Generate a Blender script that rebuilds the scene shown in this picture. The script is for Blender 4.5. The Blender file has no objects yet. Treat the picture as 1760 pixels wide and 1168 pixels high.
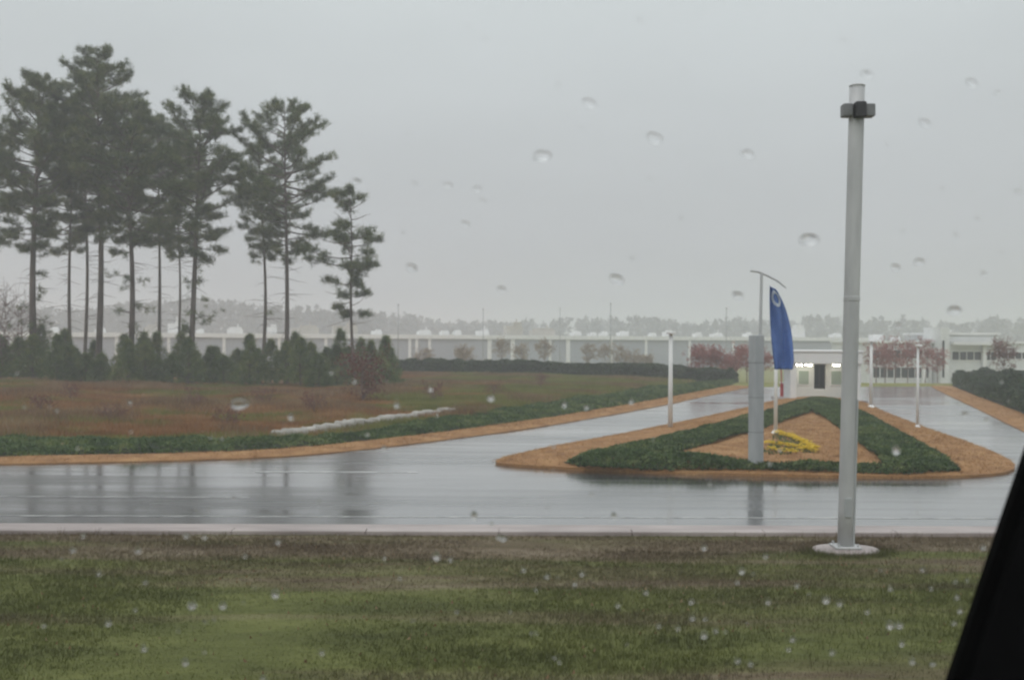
import bpy, math, random
import numpy as np
from mathutils import Vector, Matrix, geometry

# ------------------------------------------------------------------ camera
SC = bpy.context.scene
COL = SC.collection
EYE = Vector((0.0, 0.0, 4.4))
FPX, CX, CY = 1860.0, 880.0, 584.0          # focal length in photo pixels (1760 wide)
ROLL = math.radians(0.3)
cam = bpy.data.cameras.new('camera')
cam.lens = 36.0 * FPX / 1760.0
cam.sensor_width = 36.0
cam.clip_start, cam.clip_end = 0.05, 6000.0
cam.dof.use_dof = True
cam.dof.focus_distance = 1.75                 # hand-held compact camera focused a little short
cam.dof.aperture_fstop = cam.lens / 3.3
camo = bpy.data.objects.new('camera', cam)
COL.objects.link(camo)
CAM_M = Matrix.Translation(EYE) @ Matrix.Rotation(math.radians(90), 4, 'X') @ Matrix.Rotation(ROLL, 4, 'Z')
camo.matrix_world = CAM_M
SC.camera = camo

# ------------------------------------------------------------------ sky, sun, exposure
world = bpy.data.worlds.new('World')
SC.world = world
world.use_nodes = True
wn, wl = world.node_tree.nodes, world.node_tree.links
wn.clear()
SUN_EL, SUN_ROT = math.radians(48), math.radians(205)
sky = wn.new('ShaderNodeTexSky'); sky.sky_type = 'NISHITA'; sky.sun_disc = False
sky.sun_elevation, sky.sun_rotation = SUN_EL, SUN_ROT
sky.dust_density = 6.0
desat = wn.new('ShaderNodeHueSaturation'); desat.inputs['Saturation'].default_value = 0.25
wl.new(sky.outputs[0], desat.inputs['Color'])
tc = wn.new('ShaderNodeTexCoord')
sep = wn.new('ShaderNodeSeparateXYZ'); wl.new(tc.outputs['Generated'], sep.inputs[0])
ramp = wn.new('ShaderNodeValToRGB')          # even overcast: horizon darker, zenith brighter, whole dome the same
el = ramp.color_ramp.elements
el[0].position = 0.0; el[0].color = (0.44, 0.452, 0.475, 1)
el[1].position = 1.0; el[1].color = (1.40, 1.42, 1.46, 1)
e = el.new(0.30); e.color = (0.66, 0.705, 0.725, 1)
e = el.new(0.10); e.color = (0.525, 0.545, 0.572, 1)
wl.new(sep.outputs['Z'], ramp.inputs[0])
cn = wn.new('ShaderNodeTexNoise'); cn.inputs['Scale'].default_value = 2.2; cn.inputs['Detail'].default_value = 3
wmap = wn.new('ShaderNodeMapping'); wmap.inputs['Scale'].default_value = (1, 1, 3)
wl.new(tc.outputs['Generated'], wmap.inputs[0]); wl.new(wmap.outputs[0], cn.inputs['Vector'])
cm = wn.new('ShaderNodeMapRange'); cm.inputs[1].default_value = 0.3; cm.inputs[2].default_value = 0.7
cm.inputs[3].default_value = 9.35; cm.inputs[4].default_value = 10.35     # x10: background strength is 0.1
wl.new(cn.outputs[0], cm.inputs[0])
vm = wn.new('ShaderNodeVectorMath'); vm.operation = 'SCALE'
wl.new(ramp.outputs[0], vm.inputs[0]); wl.new(cm.outputs[0], vm.inputs['Scale'])
mx = wn.new('ShaderNodeMix'); mx.data_type = 'RGBA'; mx.inputs['Factor'].default_value = 0.97
wl.new(desat.outputs[0], mx.inputs['A']); wl.new(vm.outputs[0], mx.inputs['B'])
bg = wn.new('ShaderNodeBackground'); bg.inputs['Strength'].default_value = 0.1
wl.new(mx.outputs['Result'], bg.inputs['Color'])
wo = wn.new('ShaderNodeOutputWorld'); wl.new(bg.outputs[0], wo.inputs['Surface'])

sun = bpy.data.lights.new('sun', 'SUN'); sun.energy = 0.5; sun.angle = math.radians(40); sun.color = (1.0, 0.97, 0.93)
suno = bpy.data.objects.new('sun', sun); COL.objects.link(suno)
sd = Vector((math.sin(SUN_ROT) * math.cos(SUN_EL), math.cos(SUN_ROT) * math.cos(SUN_EL), math.sin(SUN_EL)))
suno.rotation_euler = sd.to_track_quat('Z', 'Y').to_euler()
suno.location = (0, -20, 60)
vs = SC.view_settings
SC.display_settings.display_device = 'sRGB'
vs.view_transform = 'Standard'; vs.look = 'None'; vs.exposure = 0.0; vs.gamma = 1.0; vs.use_curve_mapping = False
SC.cycles.volume_bounces = 2
SC.cycles.diffuse_bounces = 2; SC.cycles.glossy_bounces = 3; SC.cycles.transmission_bounces = 6
SC.cycles.transparent_max_bounces = 16
SC.cycles.max_bounces = 8

rng = np.random.default_rng(11)
random.seed(7)

# ------------------------------------------------------------------ helpers: pixels to places
R3 = CAM_M.to_3x3()
def ray(px, py):
    return (R3 @ Vector(((px - CX) / FPX, -(py - CY) / FPX, -1.0)))
def G(px, py, z=0.0):                       # where the line of sight meets level z
    d = ray(px, py); t = (z - EYE.z) / d.z
    p = EYE + d * t
    return (p.x, p.y)
def P(px, py, depth):                       # point at that distance along +Y
    d = ray(px, py); t = depth / d.y
    return EYE + d * t
def sstep(a, b, x):
    t = np.clip((np.asarray(x, float) - a) / (b - a), 0, 1); return t * t * (3 - 2 * t)

def inside(poly, x, y):
    x = np.asarray(x, float); y = np.asarray(y, float)
    r = np.zeros(x.shape, bool); n = len(poly)
    for i in range(n):
        x0, y0 = poly[i]; x1, y1 = poly[(i + 1) % n]
        if y0 == y1: continue
        c = ((y0 > y) != (y1 > y)) & (x < (x1 - x0) * (y - y0) / (y1 - y0) + x0)
        r ^= c
    return r
def edge_dist(poly, x, y, closed=True):
    x = np.asarray(x, float); y = np.asarray(y, float)
    d = np.full(x.shape, 1e9); n = len(poly)
    for i in range(n if closed else n - 1):
        x0, y0 = poly[i]; x1, y1 = poly[(i + 1) % n]
        dx, dy = x1 - x0, y1 - y0; L = dx * dx + dy * dy + 1e-9
        t = np.clip(((x - x0) * dx + (y - y0) * dy) / L, 0, 1)
        d = np.minimum(d, np.hypot(x - x0 - t * dx, y - y0 - t * dy))
    return d
def smooth_poly(poly, n=2):
    for _ in range(n):
        q = []
        for i in range(len(poly)):
            a, b = poly[i], poly[(i + 1) % len(poly)]
            q += [(a[0] * .75 + b[0] * .25, a[1] * .75 + b[1] * .25), (a[0] * .25 + b[0] * .75, a[1] * .25 + b[1] * .75)]
        poly = q
    return poly
def smooth_line(pts, n=2):
    for _ in range(n):
        q = [pts[0]]
        for a, b in zip(pts[:-1], pts[1:]):
            q += [(a[0] * .75 + b[0] * .25, a[1] * .75 + b[1] * .25), (a[0] * .25 + b[0] * .75, a[1] * .25 + b[1] * .75)]
        pts = q + [pts[-1]]
    return pts
_ph = rng.uniform(0, 6.28, (12, 2)); _fr = rng.normal(0, 1, (12, 2))
def wob(x, y, s):                            # cheap smooth noise, about -1..1
    v = 0
    for k in range(8):
        v = v + np.sin(_fr[k, 0] * x / s + _fr[k, 1] * y / s + _ph[k, 0])
    return v / 4.0

# ------------------------------------------------------------------ helpers: objects
def tag(o, label=None, cat=None, group=None, kind=None):
    if label: o['label'] = label
    if cat: o['category'] = cat
    if group: o['group'] = group
    if kind: o['kind'] = kind
    return o
def link(o, parent=None):
    COL.objects.link(o)
    if parent is not None: o.parent = parent
    return o
def empty(name, loc, rz=0):
    o = bpy.data.objects.new(name, None); o.location = loc; o.rotation_euler = (0, 0, rz); o.empty_display_size = 0.3
    return link(o)
def mesh_obj(name, verts, faces, mat, parent=None, smooth=False):
    me = bpy.data.meshes.new(name)
    me.from_pydata([tuple(map(float, v)) for v in verts], [], [tuple(map(int, f)) for f in faces])
    if mat: me.materials.append(mat)
    if smooth: me.polygons.foreach_set('use_smooth', [True] * len(me.polygons))
    me.update()
    return link(bpy.data.objects.new(name, me), parent)
def tri_obj(name, V, mat, parent=None):      # V: (n,3,3) loose triangles
    V = np.ascontiguousarray(V, np.float32); n = len(V)
    me = bpy.data.meshes.new(name)
    me.vertices.add(n * 3); me.vertices.foreach_set('co', V.reshape(-1))
    me.loops.add(n * 3); me.loops.foreach_set('vertex_index', np.arange(n * 3, dtype=np.int32))
    me.polygons.add(n); me.polygons.foreach_set('loop_start', np.arange(0, n * 3, 3, dtype=np.int32))
    me.polygons.foreach_set('loop_total', np.full(n, 3, np.int32))
    if mat: me.materials.append(mat)
    me.update(calc_edges=True)
    return link(bpy.data.objects.new(name, me), parent)

class MB:
    """collects shapes for ONE mesh"""
    def __init__(s): s.v = []; s.f = []
    def add(s, v, f):
        o = len(s.v); s.v += [tuple(p) for p in v]; s.f += [tuple(i + o for i in q) for q in f]; return s
    def box(s, x0, x1, y0, y1, z0, z1, bev=0.0):
        if bev <= 0:
            v = [(x0, y0, z0), (x1, y0, z0), (x1, y1, z0), (x0, y1, z0), (x0, y0, z1), (x1, y0, z1), (x1, y1, z1), (x0, y1, z1)]
            return s.add(v, [(3, 2, 1, 0), (4, 5, 6, 7), (0, 1, 5, 4), (1, 2, 6, 5), (2, 3, 7, 6), (3, 0, 4, 7)])
        b = bev
        def ring(z, i):
            return [(x0 + b + i, y0 + i, z), (x1 - b - i, y0 + i, z), (x1 - i, y0 + b + i, z), (x1 - i, y1 - b - i, z), (x1 - b - i, y1 - i, z), (x0 + b + i, y1 - i, z), (x0 + i, y1 - b - i, z), (x0 + i, y0 + b + i, z)]
        R = ring(z0, b * .6) + ring(z0 + b, 0) + ring(z1 - b, 0) + ring(z1, b * .6)
        f = [tuple(range(7, -1, -1)), tuple(range(24, 32))]
        for k in range(3):
            for i in range(8):
                j = (i + 1) % 8; f.append((k * 8 + i, k * 8 + j, k * 8 + 8 + j, k * 8 + 8 + i))
        return s.add(R, f)
    def tube(s, pts, rad, n=8, caps=True):
        pts = [Vector(p) for p in pts]
        if not hasattr(rad, '__len__'): rad = [rad] * len(pts)
        v = []; f = []
        for i, p in enumerate(pts):
            t = (pts[min(i + 1, len(pts) - 1)] - pts[max(i - 1, 0)]).normalized()
            u = t.cross(Vector((0, 1, 0.013)) if abs(t.y) < .9 else Vector((1, 0, 0.01))).normalized(); w = t.cross(u)
            for k in range(n):
                a = 2 * math.pi * (k + .5) / n
                v.append(p + (u * math.cos(a) + w * math.sin(a)) * rad[i])
        for i in range(len(pts) - 1):
            for k in range(n):
                j = (k + 1) % n; f.append((i * n + k, i * n + j, i * n + n + j, i * n + n + k))
        if caps:
            f.append(tuple(range(n - 1, -1, -1))); f.append(tuple(range(len(v) - n, len(v))))
        return s.add(v, f)
    def lathe(s, prof, n=16, c=(0, 0, 0)):
        v = []; f = []
        for r, z in prof:
            for k in range(n):
                a = 2 * math.pi * k / n; v.append((c[0] + r * math.cos(a), c[1] + r * math.sin(a), c[2] + z))
        for i in range(len(prof) - 1):
            for k in range(n):
                j = (k + 1) % n; f.append((i * n + k, i * n + j, i * n + n + j, i * n + n + k))
        f.append(tuple(range(n - 1, -1, -1))); f.append(tuple(range(len(v) - n, len(v))))
        return s.add(v, f)
    def build(s, name, mat, parent=None, smooth=False):
        return mesh_obj(name, s.v, s.f, mat, parent, smooth)
def copy_tree(o, parent=None):
    c = o.copy(); COL.objects.link(c); c.parent = parent
    for ch in list(o.children): copy_tree(ch, c)
    return c

# ------------------------------------------------------------------ helpers: materials
def new_mat(name):
    m = bpy.data.materials.new(name); m.use_nodes = True
    nt = m.node_tree
    return m, nt.nodes, nt.links, nt.nodes['Principled BSDF']
def pos(n): return n.new('ShaderNodeNewGeometry').outputs['Position']
def noise(n, l, vec, scale, detail=4, stretch=None, rough=0.55):
    t = n.new('ShaderNodeTexNoise'); t.inputs['Scale'].default_value = scale; t.inputs['Detail'].default_value = detail
    t.inputs['Roughness'].default_value = rough
    if stretch:
        mp = n.new('ShaderNodeMapping'); mp.inputs['Scale'].default_value = stretch
        l.new(vec, mp.inputs[0]); vec = mp.outputs[0]
    l.new(vec, t.inputs['Vector']); return t.outputs[0]
def crm(n, l, fac, stops):
    r = n.new('ShaderNodeValToRGB'); E = r.color_ramp.elements
    E[0].position, E[0].color = stops[0][0], (*stops[0][1], 1)
    E[1].position, E[1].color = stops[-1][0], (*stops[-1][1], 1)
    for p_, c in stops[1:-1]:
        x = E.new(p_); x.color = (*c, 1)
    l.new(fac, r.inputs[0]); return r.outputs[0]
def mixc(n, l, fac, a, b):
    m = n.new('ShaderNodeMix'); m.data_type = 'RGBA'
    for sock, v in (('Factor', fac), ('A', a), ('B', b)):
        if isinstance(v, (int, float)): m.inputs[sock].default_value = v
        elif isinstance(v, tuple): m.inputs[sock].default_value = (*v, 1)
        else: l.new(v, m.inputs[sock])
    return m.outputs['Result']
def rangev(n, l, v, a, b, c, d):
    m = n.new('ShaderNodeMapRange'); m.interpolation_type = 'SMOOTHSTEP'
    for i, q in enumerate((a, b, c, d)): m.inputs[i + 1].default_value = q
    l.new(v, m.inputs[0]); return m.outputs[0]
def bump(n, l, bsdf, h, strength, dist):
    b = n.new('ShaderNodeBump'); b.inputs['Strength'].default_value = strength; b.inputs['Distance'].default_value = dist
    l.new(h, b.inputs['Height']); l.new(b.outputs[0], bsdf.inputs['Normal'])
def surface(name, stops, scale=3.0, rough=0.6, bmp=0.0, bdist=0.01, detail=4, stretch=None, metal=0.0, spec=0.5, coord='pos'):
    m, n, l, b = new_mat(name)
    v = pos(n) if coord == 'pos' else n.new('ShaderNodeTexCoord').outputs['Object']
    f = noise(n, l, v, scale, detail, stretch)
    l.new(crm(n, l, f, stops), b.inputs['Base Color'])
    b.inputs['Roughness'].default_value = rough; b.inputs['Metallic'].default_value = metal
    b.inputs['Specular IOR Level'].default_value = spec
    if bmp: bump(n, l, b, noise(n, l, v, scale * 6, 3), bmp, bdist)
    return m
def leafmat(name, stops, scale, trans=0.25, rough=0.6, fine=9.0):
    m, n, l, b = new_mat(name)
    p = pos(n)
    f = noise(n, l, p, scale, 3); g = noise(n, l, p, fine, 2)
    a = n.new('ShaderNodeMath'); a.operation = 'ADD'; l.new(f, a.inputs[0])
    s = n.new('ShaderNodeMath'); s.operation = 'MULTIPLY_ADD'; l.new(g, s.inputs[0]); s.inputs[1].default_value = .6; s.inputs[2].default_value = -.3
    l.new(s.outputs[0], a.inputs[1])
    c = crm(n, l, a.outputs[0], stops)
    l.new(c, b.inputs['Base Color']); b.inputs['Roughness'].default_value = rough; b.inputs['Specular IOR Level'].default_value = .3
    t = n.new('ShaderNodeBsdfTranslucent'); l.new(c, t.inputs[0])
    mxs = n.new('ShaderNodeMixShader'); mxs.inputs[0].default_value = trans
    l.new(b.outputs[0], mxs.inputs[1]); l.new(t.outputs[0], mxs.inputs[2])
    l.new(mxs.outputs[0], n['Material Output'].inputs[0])
    return m

M = {}
M['bark'] = surface('pine_bark', [(.3, (.055, .042, .036)), (.55, (.11, .088, .075)), (.75, (.17, .135, .115))], 2.2, .85, .6, .03, stretch=(1, 1, .25))
M['twig'] = surface('bare_twig', [(.3, (.10, .065, .06)), (.7, (.2, .13, .115))], 1.5, .85)
M['needle'] = leafmat('pine_needles', [(.2, (.03, .05, .02)), (.5, (.095, .13, .048)), (.8, (.21, .225, .085))], .55, .4, fine=2.2)
M['young'] = leafmat('young_pine_needles', [(.2, (.05, .08, .026)), (.5, (.125, .18, .055)), (.8, (.25, .27, .085))], .4, .4, fine=2.5)
M['hedge'] = leafmat('hedge_leaves', [(.25, (.024, .042, .02)), (.55, (.05, .078, .034)), (.8, (.095, .125, .055))], .8)
M['cover'] = leafmat('ground_cover_leaves', [(.2, (.030, .058, .022)), (.5, (.085, .135, .048)), (.68, (.17, .215, .075)), (.82, (.30, .25, .12))], .9, .35, fine=3.0)
M['red'] = leafmat('red_leaves', [(.25, (.20, .07, .06)), (.5, (.33, .12, .105)), (.8, (.42, .22, .18))], .8)
M['rust'] = leafmat('rust_leaves', [(.25, (.10, .038, .03)), (.5, (.17, .065, .045)), (.8, (.22, .11, .07))], .8)
M['tan'] = leafmat('tan_leaves', [(.25, (.2, .15, .1)), (.5, (.30, .235, .16)), (.8, (.37, .3, .2))], .8)
M['flower'] = leafmat('yellow_petals', [(.3, (.62, .43, .02)), (.6, (.8, .6, .04))], 2.0)
M['wood_far'] = leafmat('far_wood_leaves', [(.25, (.03, .04, .03)), (.5, (.06, .065, .05)), (.8, (.12, .1, .08))], .05, fine=.3)
M['white'] = surface('white_paint', [(.3, (.72, .73, .73)), (.7, (.8, .8, .79))], .8, .45)
M['plaster'] = surface('white_render', [(.3, (.62, .64, .64)), (.7, (.74, .75, .74))], .5, .7, .1, .01)
M['cladding'] = surface('grey_cladding', [(.3, (.31, .33, .37)), (.7, (.38, .40, .44))], .12, .5, stretch=(1, 1, .3))
M['concrete'] = surface('wet_concrete', [(.3, (.25, .21, .20)), (.55, (.36, .31, .295)), (.75, (.45, .395, .375))], 1.3, .45, .25, .01, stretch=(.35, 1, 1))
M['stone'] = surface('pale_stone', [(.3, (.25, .235, .21)), (.7, (.42, .40, .365))], 1.5, .7, .3, .02)
M['galv'] = surface('galvanised_steel', [(.3, (.38, .385, .39)), (.7, (.55, .555, .555))], 2.6, .5, metal=.15, stretch=(1, 1, .2))
M['grey'] = surface('grey_paint', [(.3, (.30, .315, .325)), (.7, (.44, .455, .46))], 1.8, .4, stretch=(1, 1, .25))
M['dark'] = surface('dark_metal', [(.3, (.012, .012, .014)), (.7, (.03, .03, .034))], 4, .45)
M['black'] = surface('black_trim', [(.3, (.0015, .0015, .0016)), (.7, (.003, .003, .0032))], 30, .75, spec=.05)
M['rubber'] = surface('rubber_seal', [(.3, (.002, .002, .002)), (.7, (.004, .004, .004))], 40, .9, spec=.05)
M['redpaint'] = surface('red_paint', [(.3, (.42, .03, .04)), (.7, (.52, .05, .06))], 2, .35)
M['paint'] = surface('worn_road_paint', [(.35, (.2, .2, .2)), (.6, (.5, .5, .49))], 2.5, .35, detail=6)

def glassmat(name, col=(.02, .025, .03)):
    m, n, l, b = new_mat(name)
    b.inputs['Base Color'].default_value = (*col, 1); b.inputs['Roughness'].default_value = .08
    b.inputs['Specular IOR Level'].default_value = .6
    return m
M['winglass'] = glassmat('window_glass')
def wet_asphalt():
    m, n, l, b = new_mat('wet_asphalt')
    p = pos(n)
    big = noise(n, l, p, .16, 4, (.25, 1, 1)); fine = noise(n, l, p, 24, 4); mid = noise(n, l, p, 1.1, 6, (.09, 1, 1))
    l.new(mixc(n, l, rangev(n, l, mid, .3, .7, 0, 1), (.030, .031, .034), (.062, .062, .064)), b.inputs['Base Color'])
    a = n.new('ShaderNodeMath'); a.operation = 'ADD'; a.use_clamp = True
    l.new(rangev(n, l, big, .36, .64, .10, .24), a.inputs[0]); l.new(rangev(n, l, mid, .3, .7, -.03, .08), a.inputs[1])
    l.new(a.outputs[0], b.inputs['Roughness'])
    b.inputs['IOR'].default_value = 1.5
    b.inputs['Coat Weight'].default_value = 1.0; b.inputs['Coat IOR'].default_value = 1.36
    l.new(a.outputs[0], b.inputs['Coat Roughness'])
    h = n.new('ShaderNodeMath'); h.operation = 'MULTIPLY_ADD'; l.new(fine, h.inputs[0]); h.inputs[1].default_value = .4
    l.new(mid, h.inputs[2])
    bump(n, l, b, h.outputs[0], .12, .015)
    return m
M['asphalt'] = wet_asphalt()
def straw():
    m, n, l, b = new_mat('pine_straw')
    p = pos(n)
    f = noise(n, l, p, .8, 5); g = noise(n, l, p, 25, 3, (1, 2.5, 1))
    c = crm(n, l, f, [(.3, (.27, .135, .045)), (.5, (.38, .205, .078)), (.72, (.48, .29, .125))])
    d = crm(n, l, g, [(.3, (.5, .45, .42)), (.65, (1.15, 1.1, 1.05))])
    mm = n.new('ShaderNodeMix'); mm.data_type = 'RGBA'; mm.blend_type = 'MULTIPLY'; mm.inputs['Factor'].default_value = 1
    l.new(c, mm.inputs['A']); l.new(d, mm.inputs['B']); l.new(mm.outputs['Result'], b.inputs['Base Color'])
    b.inputs['Roughness'].default_value = .8
    bump(n, l, b, g, .8, .04)
    return m
M['straw'] = straw()
M['strawbit'] = leafmat('loose_pine_needles', [(.2, (.20, .095, .035)), (.5, (.40, .23, .095)), (.8, (.60, .41, .21))], 1.6, .15, fine=7.0)
def ground_mat(name, grassy):
    """soil and turf colours: near verge (mown, muddy band by the kerb) and the rough field beyond the road"""
    m, n, l, b = new_mat(name)
    p = pos(n)
    s = n.new('ShaderNodeSeparateXYZ'); l.new(p, s.inputs[0])
    f1 = noise(n, l, p, .55, 6, (.12, 1, 1)); f2 = noise(n, l, p, 1.1, 6, (.3, 1, 1), .62); f3 = noise(n, l, p, 12, 3)
    green = crm(n, l, f2, [(.25, (.052, .060, .016)), (.5, (.098, .110, .030)), (.75, (.155, .166, .052))])
    mud = crm(n, l, f2, [(.25, (.070, .048, .028)), (.5, (.13, .10, .062)), (.75, (.23, .19, .135))])
    yb = rangev(n, l, s.outputs['Y'], 17.0, 21.5, 0, .17)
    a = n.new('ShaderNodeMath'); a.operation = 'ADD'; l.new(yb, a.inputs[0]); l.new(f1, a.inputs[1])
    verge = mixc(n, l, rangev(n, l, a.outputs[0], .52, .72, 0, 1), green, mud)
    k1 = noise(n, l, p, .16, 5, (.7, 1, 1)); k2 = noise(n, l, p, .55, 5, (.6, 1, 1))
    fg = crm(n, l, k2, [(.25, (.10, .112, .028)), (.5, (.19, .195, .055)), (.75, (.27, .25, .09))])
    fb = crm(n, l, k2, [(.25, (.165, .075, .032)), (.5, (.30, .16, .072)), (.75, (.44, .29, .145))])
    xr = rangev(n, l, s.outputs['X'], -16, 8, .06, -.14)
    q = n.new('ShaderNodeMath'); q.operation = 'ADD'; l.new(k1, q.inputs[0]); l.new(xr, q.inputs[1])
    field = mixc(n, l, rangev(n, l, q.outputs[0], .46, .56, 0, 1), fg, fb)
    col = mixc(n, l, rangev(n, l, s.outputs['Y'], 27, 33, 0, 1), verge, field)
    l.new(col, b.inputs['Base Color']); b.inputs['Roughness'].default_value = .9; b.inputs['Specular IOR Level'].default_value = .2
    if not grassy: bump(n, l, b, f3, .6, .05)
    else:
        t = n.new('ShaderNodeBsdfTranslucent'); l.new(col, t.inputs[0])
        mxs = n.new('ShaderNodeMixShader'); mxs.inputs[0].default_value = .3
        l.new(b.outputs[0], mxs.inputs[1]); l.new(t.outputs[0], mxs.inputs[2]); l.new(mxs.outputs[0], n['Material Output'].inputs[0])
    return m
M['ground'] = ground_mat('turf_and_soil', False)
M['grass'] = ground_mat('grass_blades', True)
M['dry'] = leafmat('dry_stalks', [(.2, (.11, .055, .03)), (.5, (.22, .14, .075)), (.8, (.36, .27, .15))], .3, .25, fine=2.0)

# ------------------------------------------------------------------ the lie of the land
FAR_EDGE = smooth_line([G(*q) for q in [(-900, 818), (-300, 805), (0, 799), (300, 793), (500, 786), (650, 771), (850, 746), (1000, 723), (1150, 695), (1290, 665)]], 2)
RIGHT_EDGE = smooth_line([G(*q) for q in [(1600, 664), (1618, 674), (1690, 708), (1760, 743), (1860, 790), (1990, 812), (2500, 822)]], 2)
ROAD = [G(-900, 897), G(2500, 907)] + RIGHT_EDGE[::-1] + FAR_EDGE[::-1]
BACK_Y = max(p[1] for p in ROAD)
def height(x, y):
    x = np.asarray(x, float); y = np.asarray(y, float)
    z = 3.2 * (1 - np.clip((y - 3.5) / 9.0, 0, 1))
    z = z - 2.0 * sstep(BACK_Y + 4, BACK_Y + 55, y) * sstep(12, 30, x)
    z = z - 2.5 * sstep(145, 225, y) * (1 - sstep(12, 30, x)) - .5 * sstep(160, 225, y) * sstep(12, 30, x)
    d = np.where(inside(ROAD, x, y), 0, edge_dist(ROAD, x, y))
    fld = sstep(1.0, 14, d) * sstep(36, 44, y) * (1 - sstep(140, 200, y)) * (1 - sstep(8, 22, x))
    z = z + fld * (.35 + .22 * wob(x, y, 9.0))
    return z
gx = np.concatenate([np.linspace(-2600, -110, 28), np.arange(-100, 100, 1.25), np.linspace(110, 2600, 28)])
gy = np.concatenate([np.linspace(-500, -10, 8), np.arange(-6, 24, .75), np.arange(24, 130, 1.0), np.arange(132, 260, 4), np.linspace(280, 4200, 22)])
X, Y = np.meshgrid(gx, gy); Z = height(X, Y)
Z = Z + np.where((Y > 12) & (Y < 24), .03 * wob(X, Y, 1.1), 0)
nx_, ny_ = len(gx), len(gy)
idx = np.arange(nx_ * ny_).reshape(ny_, nx_)
F = np.stack([idx[:-1, :-1], idx[:-1, 1:], idx[1:, 1:], idx[1:, :-1]], -1).reshape(-1, 4)
tag(mesh_obj('ground', np.stack([X, Y, Z], -1).reshape(-1, 3), F, M['ground'], smooth=True), kind='structure')

def patch(name, poly, mat, zf, step=1.0, kind='structure', skirt=0.0):
    """a sheet over a ground polygon with its own height, with a turned-down rim"""
    poly = list(poly); n = len(poly)
    A = sum(poly[i][0] * poly[(i + 1) % n][1] - poly[(i + 1) % n][0] * poly[i][1] for i in range(n))
    if A < 0: poly.reverse()
    xs = np.array([p[0] for p in poly]); ys = np.array([p[1] for p in poly])
    pts = [Vector(p) for p in poly]
    if step:
        ax, ay = np.meshgrid(np.arange(xs.min(), xs.max(), step), np.arange(ys.min(), ys.max(), step))
        ax = (ax + rng.uniform(-.2, .2, ax.shape) * step).ravel(); ay = (ay + rng.uniform(-.2, .2, ay.shape) * step).ravel()
        k = inside(poly, ax, ay)
        k[k] &= edge_dist(poly, ax[k], ay[k]) > step * .3
        pts += [Vector((a, b)) for a, b in zip(ax[k], ay[k])]
    v, e, f, *_ = geometry.delaunay_2d_cdt(pts, [(i, (i + 1) % n) for i in range(n)], [], 1, 1e-5)
    vx = np.array([p.x for p in v]); vy = np.array([p.y for p in v])
    d = edge_dist(poly, vx, vy)
    vz = zf(vx, vy, d)
    V = list(zip(vx, vy, vz)); Fc = [tuple(q) for q in f]
    Fc = [q if (v[q[1]] - v[q[0]]).cross(v[q[2]] - v[q[0]]) > 0 else q[::-1] for q in Fc]
    if skirt:
        o = len(V)
        rim = zf(xs if A > 0 else xs, ys, np.zeros(n))
        for (a, b), zz in zip(poly, rim): V.append((a, b, zz)); 
        for (a, b), zz in zip(poly, rim): V.append((a, b, zz - skirt))
        for i in range(n):
            j = (i + 1) % n; Fc.append((o + i, o + n + i, o + n + j, o + j))
    return tag(mesh_obj(name, V, Fc, mat, smooth=True), kind=kind)

# roads
patch('road', ROAD, M['asphalt'], lambda x, y, d: np.full(x.shape, .012), 4.0)
patch('highway', [(-120, -9), (120, -9), (120, 2.6), (-120, 2.6)], M['asphalt'], lambda x, y, d: np.full(x.shape, 3.212), 0)
# near gutter and kerb, cast in lengths
k0, k1_ = Vector(G(-900, 897)), Vector(G(2500, 907))
kd = (k1_ - k0).normalized(); kn = Vector((kd.y, -kd.x))
kl = (k1_ - k0).length
gut = [k0, k1_, k1_ + kn * .95, k0 + kn * .95]
patch('gutter', [tuple(p) for p in gut], M['concrete'], lambda x, y, d: np.full(x.shape, .018), 0)
kerb = empty('kerb', (0, 0, 0)); kerb['kind'] = 'structure'
seg = MB(); seg.box(0, 2.985, 0, .42, -.1, .1, .02)
ang = math.atan2(kd.y, kd.x); kp = None
for i in range(int(kl / 3)):
    c = k0 + kd * (3 * i) + kn * 1.38
    if abs(c.x) > 32: continue
    if kp is None: o = kp = seg.build('kerb_stone', M['concrete'], kerb)
    else: o = kp.copy(); link(o, kerb)
    o.location = (c.x, c.y, .0); o.rotation_euler = (0, 0, ang)
# road paint
def stripe(name, line, w, z=.017):
    V = []; Fc = []
    for i, p in enumerate(line):
        a = Vector(line[max(i - 1, 0)]); b = Vector(line[min(i + 1, len(line) - 1)])
        t = (b - a).normalized(); nn = Vector((-t.y, t.x)) * w / 2; p = Vector(p)
        V += [(p.x - nn.x, p.y - nn.y, z), (p.x + nn.x, p.y + nn.y, z)]
        if i: Fc.append((2 * i - 2, 2 * i, 2 * i + 1, 2 * i - 1))
    return tag(mesh_obj(name, V, Fc, M['paint']), kind='structure')
stripe('edge_line', [G(-900, 884), G(2500, 894)], .12)
stripe('stop_line', [G(440, 811), G(720, 812)], .35)
stripe('lane_line', [G(-900, 856), G(-100, 853), G(430, 855)], .12)

# ------------------------------------------------------------------ beds: pine straw and ground cover
def offset_line(line, d):                    # to the left of travel
    out = []
    for i, p in enumerate(line):
        a = Vector(line[max(i - 1, 0)]); b = Vector(line[min(i + 1, len(line) - 1)])
        t = (b - a).normalized(); out.append((p[0] - t.y * d, p[1] + t.x * d))
    return out
def band(line, d0, d1): return offset_line(line, d0) + offset_line(line, d1)[::-1]
def lump(h, rise):
    return lambda x, y, d: np.maximum(height(x, y), 0) + .05 + h * (1 - np.exp(-d / rise)) + .03 * wob(x, y, .6) * np.minimum(d, 1)
FE = FAR_EDGE
ss1 = patch('straw_strip', band(FE, 0, 2.2), M['straw'], lump(.1, .35), .6, skirt=.08)
ss2 = patch('straw_strip', offset_line(RIGHT_EDGE, 0) + offset_line(RIGHT_EDGE, 2.2)[::-1], M['straw'], lump(.1, .35), .8, skirt=.08)

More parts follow.
